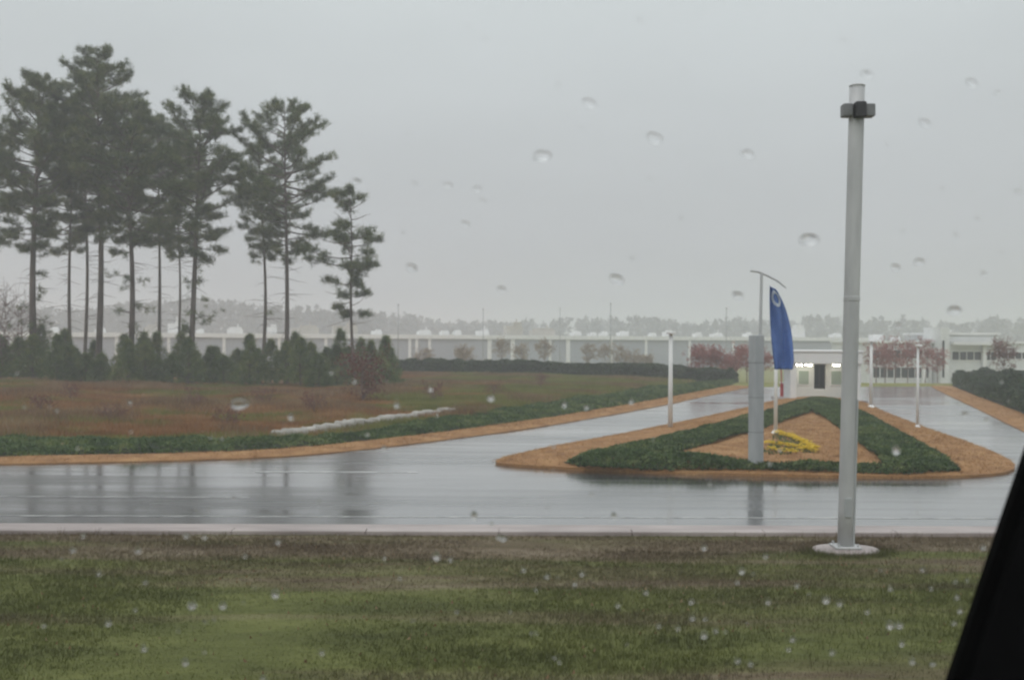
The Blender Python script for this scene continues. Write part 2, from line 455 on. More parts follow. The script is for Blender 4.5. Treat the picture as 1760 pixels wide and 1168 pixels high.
def tufts(poly, dens, h, spread, blades, w, zf=None, arc=.6, seed=0, keep=None):
    """loose leaf/blade triangles over a ground polygon"""
    r = np.random.default_rng(seed)
    xs = [p[0] for p in poly]; ys = [p[1] for p in poly]
    A = (max(xs) - min(xs)) * (max(ys) - min(ys))
    n = int(A * dens)
    x = r.uniform(min(xs), max(xs), n); y = r.uniform(min(ys), max(ys), n)
    k = inside(poly, x, y)
    if keep is not None: k &= keep(x, y)
    x, y = x[k], y[k]; n = len(x)
    z = (zf or height)(x, y)
    x = np.repeat(x, blades); y = np.repeat(y, blades); z = np.repeat(z, blades); N = n * blades
    a = r.uniform(0, 2 * np.pi, N); lean = r.uniform(.1, 1, N) * arc
    hh = h * r.uniform(.45, 1.1, N) * (1 + .35 * wob(x, y, 2.5))
    bx = x + r.normal(0, spread, N); by = y + r.normal(0, spread, N)
    tx = bx + np.cos(a) * lean * hh; ty = by + np.sin(a) * lean * hh; tz = z + hh * np.sqrt(np.maximum(1 - (lean * .8) ** 2, .1))
    b = r.uniform(0, 2 * np.pi, N); ww = w * r.uniform(.6, 1.3, N)
    V = np.empty((N, 3, 3))
    V[:, 0] = np.stack([bx - np.cos(b) * ww, by - np.sin(b) * ww, z - .01], -1)
    V[:, 1] = np.stack([bx + np.cos(b) * ww, by + np.sin(b) * ww, z - .01], -1)
    V[:, 2] = np.stack([tx, ty, tz], -1)
    return V
def leaf_mass(poly, dens, top, leaf, seed, zf=None, inset=.25, under=.35, bumpy=1.0):
    """low shrubs: leaves through a cushion whose top is uneven and falls to the bed's edge"""
    r = np.random.default_rng(seed)
    xs = [p[0] for p in poly]; ys = [p[1] for p in poly]
    n = int((max(xs) - min(xs)) * (max(ys) - min(ys)) * dens)
    x = r.uniform(min(xs), max(xs), n); y = r.uniform(min(ys), max(ys), n)
    k = inside(poly, x, y); x, y = x[k], y[k]; n = len(x)
    d = edge_dist(poly, x, y)
    t = top * (.35 + .65 * (1 - np.exp(-d / inset))) * np.maximum(1 + bumpy * (.45 * wob(x, y, .45) + .4 * wob(y, x, 1.5)), .15)
    z = (zf or height)(x, y) + t * (1 - under * r.uniform(0, 1, n) ** 2)
    c = np.stack([x, y, z], -1)
    u = r.normal(0, 1, (n, 3)); u /= np.linalg.norm(u, axis=1, keepdims=True)
    u[:, 2] = np.abs(u[:, 2]) * .8
    w = r.normal(0, 1, (n, 3)); w /= np.linalg.norm(w, axis=1, keepdims=True)
    s = leaf * r.uniform(.6, 1.4, (n, 1))
    return np.stack([c - w * s * .5, c + w * s * .5, c + u * s * 1.6], 1)

def needles(poly, dens, zf, seed, parent):
    V = tufts(poly, dens, .15, .08, 2, .012, lambda x, y: zf(x, y, edge_dist(poly, x, y)) + .0, arc=1.0, seed=seed)
    V[:, 2, 2] = V[:, 0, 2] + (V[:, 2, 2] - V[:, 0, 2]) * .45
    o = tri_obj('loose_needles', V, M['strawbit'], parent); o['kind'] = 'stuff'
SP = lambda L, o: [p for p in offset_line(L, o) if abs(p[0]) < 42]
needles(SP(FE, .05) + SP(FE, 2.15)[::-1], 90, lump(.1, .35), 61, ss1)
needles(SP(RIGHT_EDGE, .05) + SP(RIGHT_EDGE, 2.15)[::-1], 60, lump(.1, .35), 62, ss2)
def cover_bed(name, poly, dens, top, leaf, seed, label, mat='cover', zf=None):
    base = patch(name, poly, M['hedgebase'], (lambda x, y, d: (zf or height)(x, y) + .03 + top * .45 * (1 - np.exp(-d / .4))), .8, kind='stuff')
    base['label'] = label; base['category'] = 'ground cover'
    tri_obj('foliage', leaf_mass(poly, dens, top, leaf, seed, zf), M[mat], base)
    return base
M['hedgebase'] = surface('leaf_litter', [(.3, (.012, .02, .01)), (.7, (.03, .04, .018))], 3, .9, .6, .05)

# bed along the far side of the road
PX = lambda pts: [G(*q) for q in pts]
bed_in = offset_line(FE, 2.1)
bed_poly = [p for p in bed_in if p[0] > -75] 
bed_out_px = [(1270, 655), (1150, 665), (1000, 691), (860, 712), (770, 727), (640, 748), (500, 764), (380, 768), (200, 766), (0, 763), (-200, 765), (-500, 774)]
bed_poly = bed_poly + smooth_line(PX(bed_out_px), 1)
cover_bed('ground_cover', bed_poly, 260, .30, .09, 3, 'low dark green juniper ground cover along the far road edge')
# pale stones laid along the top of that bed
stones = empty('stone_edging', (*G(640, 742), 0)); tag(stones, 'pale stone edging in a line above the roadside ground cover', 'edging')
sl = smooth_line(PX([(480, 757), (560, 745), (660, 732), (775, 718)]), 2)
acc = []; L = 0
for a, b in zip(sl[:-1], sl[1:]):
    a, b = Vector(a), Vector(b); m_ = int((b - a).length / .2) + 1
    acc += [a.lerp(b, i / m_) for i in range(m_)]
prev = None; cnt = 0
for p in acc:
    if prev is None or (p - prev).length > random.uniform(.55, .85):
        prev = p
        mb = MB(); w, dd, h = random.uniform(.3, .5), random.uniform(.25, .45), random.uniform(.2, .3)
        mb.box(-w, w, -dd, dd, -.2, h, .12); mb.v = [(a * random.uniform(.75, 1.1), b * random.uniform(.75, 1.1), c * random.uniform(.7, 1.05)) for a, b, c in mb.v]
        o = mb.build('stone', M['stone'], stones, True)
        o.location = (p.x - stones.location.x, p.y - stones.location.y, float(height(p.x, p.y)) + .14); o.rotation_euler = (random.uniform(-.1, .1), random.uniform(-.1, .1), random.uniform(-.4, .9))

# the island in the mouth of the drive
ISL = smooth_poly(PX([(846, 796), (862, 801), (1000, 809), (1150, 815), (1300, 819), (1450, 822), (1600, 823), (1700, 820), (1746, 812), (1742, 796), (1690, 772), (1630, 752), (1570, 730), (1520, 710), (1485, 692), (1440, 686), (1345, 686), (1290, 701), (1170, 728), (1050, 752), (950, 770), (880, 786)]), 2)
def isl_z(x, y, d=None):
    if d is None: d = edge_dist(ISL, x, y)
    return .10 + .30 * (1 - np.exp(-d / 1.4)) + .025 * wob(x, y, .7) * np.minimum(d, 1)
isl = patch('island', ISL, M['straw'], isl_z, .45, skirt=.11)
needles(ISL, 130, isl_z, 63, isl)
stripe('gutter_line', smooth_line(PX([(1525, 722), (1570, 740), (1640, 766), (1700, 790)]), 1), .22)
PI = lambda pts: [G(a, b, .36) for a, b in pts]
OUT = PI([(975, 787), (1060, 772), (1170, 748), (1260, 724), (1330, 704), (1370, 690), (1405, 684), (1445, 690), (1500, 718), (1570, 757), (1648, 800), (1560, 803), (1430, 801), (1300, 798), (1150, 796), (1020, 794)])
INN = PI([(1160, 780), (1230, 763), (1290, 745), (1350, 725), (1396, 710), (1428, 727), (1475, 763), (1520, 797), (1440, 796), (1300, 793.5), (1220, 788)])
iz = lambda x, y: isl_z(x, y)
class Ring: pass
def ring_leaves(dens, top, leaf, seed):
    V = leaf_mass(OUT, dens, top, leaf, seed, iz)
    c = V.mean(1); return V[~inside(INN, c[:, 0], c[:, 1])]
cov = tri_obj('ground_cover', ring_leaves(420, .17, .08, 5), M['cover'])
tag(cov, 'dark green ground cover ringing the pine straw triangle on the island', 'ground cover', kind='stuff')
cov2 = leaf_mass(OUT, 300, .12, .10, 6, iz); c_ = cov2.mean(1)
tri_obj('undergrowth', cov2[~inside(INN, c_[:, 0], c_[:, 1])], M['hedge'], cov)

# right-hand hedge bed across the right drive
RB_in = offset_line(RIGHT_EDGE, 2.0)
RB = [p for p in RB_in if p[0] < 75] + PX([(2300, 770), (1900, 690), (1760, 668), (1640, 657)])
cover_bed('ground_cover', RB, 170, 1.05, .17, 8, 'tall dark green shrub bed behind the pine straw on the far right', 'hedge')

# yellow flowers in the triangle
FV = []
r = np.random.default_rng(21)
for row in ([(1335, 747), (1368, 757), (1402, 776)], [(1318, 766), (1355, 770), (1400, 779)], [(1322, 776), (1370, 781)]):
    pts = smooth_line(PI(row), 2)
    for a, b in zip(pts[:-1], pts[1:]):
        for _ in range(int(44 * math.hypot(b[0] - a[0], b[1] - a[1])) + 3):
            t = r.uniform(); x = a[0] + (b[0] - a[0]) * t + r.normal(0, .09); y = a[1] + (b[1] - a[1]) * t + r.normal(0, .16)
            z = float(isl_z(np.array([x]), np.array([y]))[0]) + r.uniform(.04, .16)
            for k in range(5):
                aa = k * 1.2566 + r.uniform(0, .4); s = .07
                FV.append([(x, y, z), (x + math.cos(aa) * s, y + math.sin(aa) * s, z + .03), (x + math.cos(aa + .9) * s, y + math.sin(aa + .9) * s, z + .03)])
fl = tri_obj('flowers', np.array(FV), M['flower'])
tag(fl, 'yellow flowers planted in slanting rows on the island', 'flowers', kind='stuff')
FVs = tufts(PI([(1312, 782), (1335, 744), (1370, 754), (1410, 780)]), 30, .12, .06, 3, .03, iz, seed=9)
tri_obj('leaves', FVs, M['cover'], fl)

# ------------------------------------------------------------------ grasses
vp = [G(-60, 1235), G(1830, 1235), (17.5, 24.42), (-17.5, 24.25)]
g = tri_obj('verge_grass', tufts(vp, 330, .075, .03, 3, .006, seed=1, arc=.9), M['grass'])
tag(g, 'short mown green and brown grass on the near verge', 'grass', kind='stuff')
vg = tufts(vp, 16, .17, .05, 5, .007, seed=14, arc=.9, keep=lambda x, y: wob(x, y, 1.8) > .1)
tri_obj('tall_blades', vg, M['grass'], g)
lf = tufts(vp, 3, .05, .2, 1, .022, seed=15, arc=1.0, keep=lambda x, y: wob(y, x, 2.2) > -.2); lf[:, 2, 2] = lf[:, 0, 2] + .05; lf[:, :, 2] += .035
tri_obj('dead_leaves', lf, M['dry'], g)
pc = G(1453, 948); ringp = [(pc[0] + 1.05 * math.cos(a), pc[1] + .85 * math.sin(a)) for a in np.linspace(0, 6.0, 24)]
tri_obj('pad_fringe', tufts(ringp, 260, .15, .03, 4, .007, seed=19, arc=.9, keep=lambda x, y: np.hypot((x - pc[0]) / .66, (y - pc[1]) / .5) > .97), M['grass'], g)
fp = PX([(-260, 772), (0, 764), (380, 769), (560, 757), (770, 730), (1000, 688), (1200, 655), (1150, 648), (690, 642), (690, 668), (-260, 668)])
g = tri_obj('field_grass', tufts(fp, 44, .42, .16, 4, .022, seed=2, arc=.9), M['grass'])
tag(g, 'rough brown and olive field grass between the road and the pines', 'grass', kind='stuff')
tri_obj('dry_stalks', tufts(fp, 16, .6, .22, 6, .022, seed=17, arc=.8, keep=lambda x, y: (wob(x, y, 2.6) + .6 * wob(y, x, .9)) > .25), M['dry'], g)

# ------------------------------------------------------------------ trees
def clumps(sites, r, n, L, w, up=.35, out=None):
    S = np.repeat(np.asarray(sites, float), n, 0); N = len(S)
    u = r.normal(0, 1, (N, 3)); u /= np.linalg.norm(u, axis=1, keepdims=True)
    if out is not None: u += np.repeat(np.asarray(out, float), n, 0) * .7
    u[:, 2] += up; u /= np.linalg.norm(u, axis=1, keepdims=True)
    t = r.normal(0, 1, (N, 3)); t = np.cross(t, u); t /= np.linalg.norm(t, axis=1, keepdims=True)
    b = S + r.normal(0, L * .22, (N, 3)); l = L * r.uniform(.6, 1.2, (N, 1))
    return np.stack([b - t * w * .5, b + t * w * .5, b + u * l], 1)

def pine(px, d, top_y, cb_y, hw_px, label, topx=None, rad=.24, dens=1.0, seed=0, reach=None, low=0, sparse=0.0):
    r = np.random.default_rng(100 + seed)
    bx = P(px, 640, d).x; bz = float(height(bx, d)); sc = d / FPX
    H = P(px, top_y, d).z - bz; CB = P(px, cb_y, d).z - bz
    tx = ((topx if topx is not None else px) - px) * sc
    root = empty('pine_tree', (bx, d, bz)); tag(root, label, 'pine tree', 'tall pines on the left')
    wob1 = r.uniform(-.4, .4, 2)
    def tr(t):
        return Vector((tx * t ** 1.6 + wob1[0] * math.sin(t * 5), wob1[1] * math.sin(t * 4), H * t * .985))
    T = [tr(i / 14) for i in range(15)]
    wood = MB(); wood.tube([Vector((0, 0, -.3))] + T, [rad * 1.35] + [rad * (1 - .9 * (i / 14) ** 1.25) * (1.15 if i == 0 else 1) for i in range(15)], 9)
    hw = hw_px * sc; sites = []; outs = []
    nb = int((34 + 2.0 * (H - CB)) * dens)
    az = r.uniform(0, 6.28)
    for i in range(nb):
        t = (i + r.uniform(-.4, .4)) / nb
        t = min(max(t, 0), 1); z = CB + (H - CB) * (t * .97 + .0)
        prof = (.62 + .5 * math.sin(min(t * 1.35, 1) * math.pi * .62)) * (1 - (max(0, t - .45) / .55) ** 1.7 * .78)
        if t < .25: prof *= .55 + 1.6 * t
        ln = max(.7, hw * prof * r.uniform(.62, 1.12))
        az += 2.4 + r.normal(0, .5); a = az
        if reach and r.uniform() < .25: a = reach + r.normal(0, .4)
        elv = r.uniform(-.22, .42) + .5 * max(0, t - .55)
        if t < .2: elv -= .22
        p0 = tr(z / H); dr = Vector((math.cos(a) * math.cos(elv), math.sin(a) * math.cos(elv), math.sin(elv)))
        pts = [p0]; q = Vector(dr)
        for k in range(4):
            q = (q + Vector((r.normal(0, .12), r.normal(0, .12), .10 + r.normal(0, .07)))).normalized()
            pts.append(pts[-1] + q * ln / 4)
        r0 = .025 + .016 * ln
        wood.tube(pts, [r0, r0 * .8, r0 * .6, r0 * .42, .012], 4, False)
        if r.uniform() < sparse: continue
        side = q.cross(Vector((0, 0, 1))).normalized()
        ntw = int(3 + ln * 2.0)
        for k in range(ntw):
            s = .38 + .62 * (k + r.uniform()) / ntw; i0 = min(int(s * 4), 3); base = pts[i0].lerp(pts[i0 + 1], s * 4 - i0)
            sg = 1 if k % 2 else -1
            tl = r.uniform(.35, .95) * (1.15 - .5 * s) * min(1, ln / 2.2)
            tip = base + (side * sg * r.uniform(.5, 1.1) + q * .6 + Vector((0, 0, r.uniform(0, .5)))).normalized() * tl
            wood.tube([base, tip], [.018, .008], 3, False)
            for m_ in range(3):
                c = base.lerp(tip, .45 + .3 * m_); sites.append(c + Vector(r.normal(0, .14, 3))); outs.append((tip - base).normalized())
        for m_ in range(3):
            sites.append(pts[-1] - q * .22 * m_); outs.append(q)
    for k in range(int(22 * dens) + low):     # dead stubs under the crown
        z = r.uniform(.38 * CB, CB); a = r.uniform(0, 6.28); ln = r.uniform(.5, 2.6); p0 = tr(z / H)
        dr = Vector((math.cos(a), math.sin(a), r.uniform(-.35, .2)))
        wood.tube([p0, p0 + dr * ln * .5, p0 + dr * ln + Vector((0, 0, r.uniform(-.3, .15)))], [.035, .022, .008], 3, False)
        if k < low:
            for m_ in range(5): sites.append(p0 + dr * ln * (.4 + .15 * m_) + Vector(r.normal(0, .2, 3))); outs.append(dr)
    wood.build('trunk', M['bark'], root, True)
    tri_obj('crown', clumps(sites, r, 21, .44, .042, .3, outs), M['needle'], root)
    return root
pine(-34, 99, 165, 430, 100, 'tall pine at the left edge, only half its crown inside the picture', seed=1)
pine(60, 95, 118, 430, 88, 'thick dark pine second from the left edge, crown reaching low', rad=.33, seed=2, low=10, dens=1.4)
pine(122, 112, 165, 435, 82, 'slender pale-trunked pine between the thick left pine and the tallest', rad=.2, seed=3)
pine(144, 116, 120, 415, 84, 'slim pine close on the left of the tallest pine', rad=.2, seed=4)
pine(168, 97, 76, 400, 100, 'tallest pine, its crown peak above all the others', rad=.31, seed=5, dens=1.35)
pine(222, 95, 168, 430, 94, 'dark-trunked pine just right of the tallest one', rad=.28, seed=6, low=10, dens=1.15)
pine(272, 111, 195, 425, 84, 'slim grey pine in the middle of the dense group', rad=.2, seed=7)
pine(304, 119, 215, 435, 76, 'thinnest pine behind the right end of the dense group', rad=.15, seed=8)
pine(327, 94, 157, 440, 96, 'pine at the right end of the dense group, tufts low on its trunk', topx=347, rad=.27, seed=9, low=12, dens=1.15)
pine(450, 112, 235, 440, 60, 'shorter pine standing beside the lone spreading pine', rad=.2, seed=10, low=3)
pine(492, 98, 168, 445, 104, 'open-crowned spreading pine right of the dense group', topx=488, rad=.23, seed=21, dens=1.0)
pine(612, 92, 318, 545, 66, 'small sparse pine at the right end, leaning left at the top', topx=592, rad=.15, seed=12, dens=.72, reach=0.0, sparse=.2)

def young_pine(x, y, h, rd, seed, name, label, cat, group, mat='young', dens=1.0):
    r = np.random.default_rng(500 + seed); z0 = float(height(x, y))
    root = empty(name, (x, y, z0)); tag(root, label, cat, group)
    wood = MB(); wood.tube([(0, 0, -.1), (r.normal(0, .05), 0, h * .5), (r.normal(0, .1), 0, h * .95)], [.07, .05, .015], 6)
    n = int(180 * dens); t = r.uniform(0, 1, n) ** 1.1; a = r.uniform(0, 6.28, n)
    rr = rd * (1 - t * .97) * (.4 + .65 * r.uniform(0, 1, n)) * (1 + .2 * np.sin(3 * a + seed))
    sites = np.stack([np.cos(a) * rr, np.sin(a) * rr, .12 * h + t * h * .85], -1)
    for i in range(0, n, 4): wood.tube([(0, 0, max(.1, sites[i][2] - .2)), tuple(sites[i])], [.02, .006], 3, False)
    wood.build('trunk', M['bark'], root)
    outs = sites * (1, 1, 0); outs /= np.linalg.norm(outs, axis=1, keepdims=True) + 1e-6
    tri_obj('crown', clumps(sites, r, 20, .42, .05, .45, outs), M[mat], root)
    return root
ORD = 'first second third fourth fifth sixth seventh eighth ninth tenth eleventh twelfth thirteenth fourteenth fifteenth sixteenth seventeenth eighteenth nineteenth twentieth twenty-first twenty-second twenty-third twenty-fourth'.split()
r = np.random.default_rng(77)
YP = [('%s young green pine from the left in the front row of the thicket', 93, 24, 3.3), ('%s young green pine from the left in the back row of the thicket', 101, 22, 3.9)]
k = 0
for lab, dd, n, hh in YP:
    for i in range(n):
        px = -40 + (i + r.uniform(.15, .85)) * 715 / n; y = dd + r.uniform(-2.5, 2.5); x = P(px, 640, y).x
        young_pine(x, y, hh * r.uniform(.7, 1.32), r.uniform(1.35, 2.1), k, 'young_pine', lab % ORD[i], 'young pine', 'young pines in the thicket'); k += 1
x, y = P(662, 640, 93).x, 93
young_pine(x, y, 4.3, 1.6, 90, 'young_pine', 'pointed young pine ending the thicket on the right', 'young pine', 'young pines in the thicket')

def leafy(name, x, y, h, rd, seed, label, cat, group, mat, base=.25, leaf=.2, n=900, twigs=24, z0=None, trunk=.06):
    """small deciduous tree or shrub: forking twigs and a loose cloud of leaves"""
    r = np.random.default_rng(900 + seed); z0 = float(height(x, y)) if z0 is None else z0
    root = empty(name, (x, y, z0)); tag(root, label, cat, group)
    wood = MB(); wood.tube([(0, 0, -.1), (r.normal(0, .04) * h, 0, h * .45), (r.normal(0, .03) * h, r.normal(0, .03) * h, h * .9)], [trunk, trunk * .65, .012], 6)
    S = []
    for i in range(twigs):
        t = r.uniform(base, .85); a = r.uniform(0, 6.28); ln = rd * r.uniform(.6, 1.1) * (1.1 - abs(t - .45))
        p0 = Vector((0, 0, h * t * .9)); p1 = p0 + Vector((math.cos(a) * ln, math.sin(a) * ln, ln * r.uniform(.35, 1.0)))
        pm = p0.lerp(p1, .5) + Vector(r.normal(0, .08 * rd, 3))
        wood.tube([p0, pm, p1], [trunk * .4, trunk * .25, .006], 3, False)
        for m_ in range(3): 
            q = pm.lerp(p1, r.uniform(.1, .7)); wood.tube([q, q + Vector(r.normal(0, .28 * rd, 3)) + Vector((0, 0, .15 * rd))], [trunk * .16, .005], 3, False)
        for m_ in range(6): S.append(pm.lerp(p1, r.uniform(0, 1.15)) + Vector(r.normal(0, .16 * rd, 3)))
    wood.build('trunk', M['twig'], root)
    S = np.array(S); S = S[r.integers(0, len(S), n)] + r.normal(0, .09 * rd, (n, 3))
    if n: tri_obj('crown', clumps(S, r, 1, leaf, leaf * .7, .1), M[mat], root)
    return root
# brown shrub in front of the thicket, bare reddish shrub at the left edge
x, y = G(624, 700); leafy('shrub', x, y, 3.4, 1.7, 1, 'rust brown half-dead shrub in front of the small sparse pine', 'shrub', None, 'rust', .05, .15, 1500, 46)
for i, (px, yy, h) in enumerate([(8, 92, 9.5), (30, 97, 8.0)]):
    x = P(px, 640, yy).x
    leafy('bare_tree', x, yy, h, 2.6, 5 + i, ['leafless reddish sapling at the left picture edge', 'thin leafless sapling beside the thick dark left pine'][i], 'bare tree', None, 'rust', .2, .1, 260, 60)
WL = ['low rusty weed clump at the far left of the field', 'low rusty weed clump just above the roadside ground cover at left', 'rusty weed clump in the field below the dense pine group', 'taller rusty weed clump below the lone spreading pine', 'low rusty weed clump above the left end of the stone edging', 'low weed clump touching the ground cover left of the stones', 'rusty weed clump below the slender pale-trunked pine', 'small weed clump above the middle of the stone edging', 'tallest weed clump, in the grassy field before the hedge', 'small weed clump in the grass right of the stone edging']
for i, (px, py, h) in enumerate([(70, 722, .9), (190, 735, .8), (330, 712, 1.1), (455, 705, 1.2), (540, 720, .9), (390, 740, .8), (120, 700, 1.0), (745, 700, .9), (930, 672, 1.3), (850, 690, .8)]):
    x, y = G(px, py)
    leafy('weed', x, y, h, .8, 20 + i, WL[i], 'weed', 'weed clumps in the field', 'rust', .05, .09, 420, 20, trunk=.025)

# red young trees by the drives
def redrow(pts, lab, grp, seed, mat='red', h=(3.2, 4.6)):
    r = np.random.default_rng(seed)
    for i, (px, d) in enumerate(pts):
        x = P(px, 620, d).x
        leafy('young_tree', x, d, r.uniform(*h), r.uniform(1.1, 1.6), seed * 10 + i, (lab % ORD[i] if '%s' in lab else lab), 'tree', grp, mat, .3, .2, 1100, 30)
redrow([(1198, 118), (1214, 124), (1232, 119), (1252, 126), (1268, 121), (1284, 116), (1310, 122)], '%s young red-leaved tree from the left in the row beside the pylon', 'red trees left of the pylon', 31)
redrow([(1506, 128), (1522, 134), (1538, 129), (1560, 137), (1590, 131), (1612, 138)], '%s young red-leaved tree from the left before the white office', 'red trees before the office', 32, h=(5, 6.6))
redrow([(1722, 112)], 'round reddish-brown tree by the right hedge bed', None, 33, 'rust', h=(5.2, 5.4))
redrow([(727, 168), (795, 172), (805, 180), (862, 170), (896, 176), (935, 168), (1012, 172), (1040, 178), (1068, 170), (1090, 176), (1110, 168)], '%s spindly tan sapling from the left before the grey warehouse', 'saplings before the warehouse', 34, 'tan', h=(3.6, 5.6))

# clipped hedge at the back of the field
hp = [G(640, 644), G(800, 648), G(1000, 651), G(1160, 655), G(1262, 657)]
hline = [(a, b) for a, b in smooth_line(hp, 1)]
hpoly = hline + offset_line(hline, 2.2)[::-1]
hb = patch('hedge', hpoly, M['hedgebase'], lambda x, y, d: height(x, y) + .1 + 1.2 * (1 - np.exp(-d / .2)), .8, kind='thing', skirt=.4)
del hb['kind']; tag(hb, 'long dark clipped hedge at the back of the field', 'hedge')
tri_obj('foliage', leaf_mass(hpoly, 330, 1.5, .19, 41, None, .15, .9, .22), M['hedge'], hb)

# far woods on the skyline
r = np.random.default_rng(61); WV = []
def wood_row(x0, x1, d0, d1, topf, n):
    px = r.uniform(x0, x1, n); d = r.uniform(d0, d1, n)
    for a, dd in zip(px, d):
        base = P(a, 584, dd); top = P(a, topf(a) + r.normal(0, 3.5), dd).z; zz = -3
        nn = 90; h = top - zz
        th = r.uniform(0, 6.28, nn); t = r.uniform(0, 1, nn); rr = (2.2 + .12 * h) * np.sqrt(np.maximum(1 - t ** 2.2, .02)) * r.uniform(.4, 1, nn)
        c = np.stack([base.x + np.cos(th) * rr, dd + np.sin(th) * rr, zz + t * h], -1)
        u = r.normal(0, 1, (nn, 3)) * 1.3; v = r.normal(0, 1, (nn, 3)) * 1.3
        WV.append(np.stack([c - u * .7, c + u * .7, c + v + (0, 0, .6)], 1))
wood_row(-150, 660, 560, 700, lambda a: 527 + 8 * math.sin(a / 70.0) + (0 if a < 560 else (a - 560) * .15), 330)
wood_row(600, 1900, 640, 860, lambda a: 553 + 4 * math.sin(a / 60.0) + 3 * math.sin(a / 23.0), 480)
tag(tri_obj('far_woodland', np.concatenate(WV), M['wood_far']), 'hazy far woods along the skyline', 'woodland', kind='stuff')

# ------------------------------------------------------------------ long warehouse
def warehouse():
    a, b = P(-160, 574, 225), P(1500, 579, 300)
    L = math.hypot(b.x - a.x, b.y - a.y); rz = math.atan2(b.y - a.y, b.x - a.x)
    z0 = -3.2
    root = empty('warehouse', (a.x, a.y, z0), rz); tag(root, 'long low grey warehouse with white roof edge behind the hedge', 'warehouse')
    H = 8.75
    MB().box(0, L, 0, 60, 0, H - .9).build('wall', M['cladding'], root)
    roof = MB().box(-.4, L + .4, -.4, 60.4, H - .9, H - .1).build('roof', M['white'], root)
    MB().box(-.6, L + .6, -.55, -.4, H - .98, H + .02).build('fascia', M['white'], roof)
    pil = MB().box(-.35, .35, -.3, 0, 0, H - .95).build('pilaster', M['white'], root)
    def lx(px, dd=None):
        t0 = (ray(px, 580)); 
        # meet the wall line
        dx, dy = b.x - a.x, b.y - a.y
        den = t0.x * dy - t0.y * dx
        t = (a.x * dy - a.y * dx) / den
        p = Vector((t0.x * t, t0.y * t)); return math.hypot(p.x - a.x, p.y - a.y)
    first = True
    for px in [20, 120, 200, 290, 385, 480, 560, 704, 716, 738, 841, 881, 945, 976, 1050, 1110, 1185, 1260, 1330]:
        o = pil if first else link(pil.copy(), root); first = False
        o.location = (lx(px), 0, 0); o.scale = (1.0 if px not in (841, 881, 976) else 1.5, 1, 1)
    r = random.Random(5)
    for px, w, h in [(90, 12, 9), (170, 16, 8), (262, 26, 14), (300, 20, 22), (345, 12, 8), (405, 24, 11), (470, 14, 16), (528, 44, 15), (596, 40, 20), (655, 16, 9), (733, 22, 9), (768, 14, 8), (790, 12, 9), (840, 20, 11), (888, 30, 24), (945, 44, 14), (1004, 16, 9), (1030, 12, 7), (1052, 12, 9), (1086, 18, 10), (1130, 10, 7), (1155, 14, 12), (1205, 12, 9), (1245, 20, 8), (1300, 12, 10), (1350, 26, 15), (1385, 22, 24), (1450, 18, 9)]:
        s = .142; W, Hh = w * s / 2, h * s
        mb = MB().box(-W, W, -1.2, 1.2, 0, Hh * .72, .03).box(-W * r.uniform(-.2, .8), W * .86, -.9, .9, Hh * .72 + .004, Hh, .03)
        if w > 18: mb.tube([(W * .4, 0, Hh), (W * .4, 0, Hh + .8)], .16, 6)
        o = mb.build('roof_unit', M['white'] if w < 25 else M['roofbeige'], roof)
        o.location = (lx(px), r.uniform(2, 6), H - .09)
M['roofbeige'] = surface('beige_panel', [(.3, (.42, .4, .36)), (.7, (.52, .49, .44))], .5, .6)
warehouse()

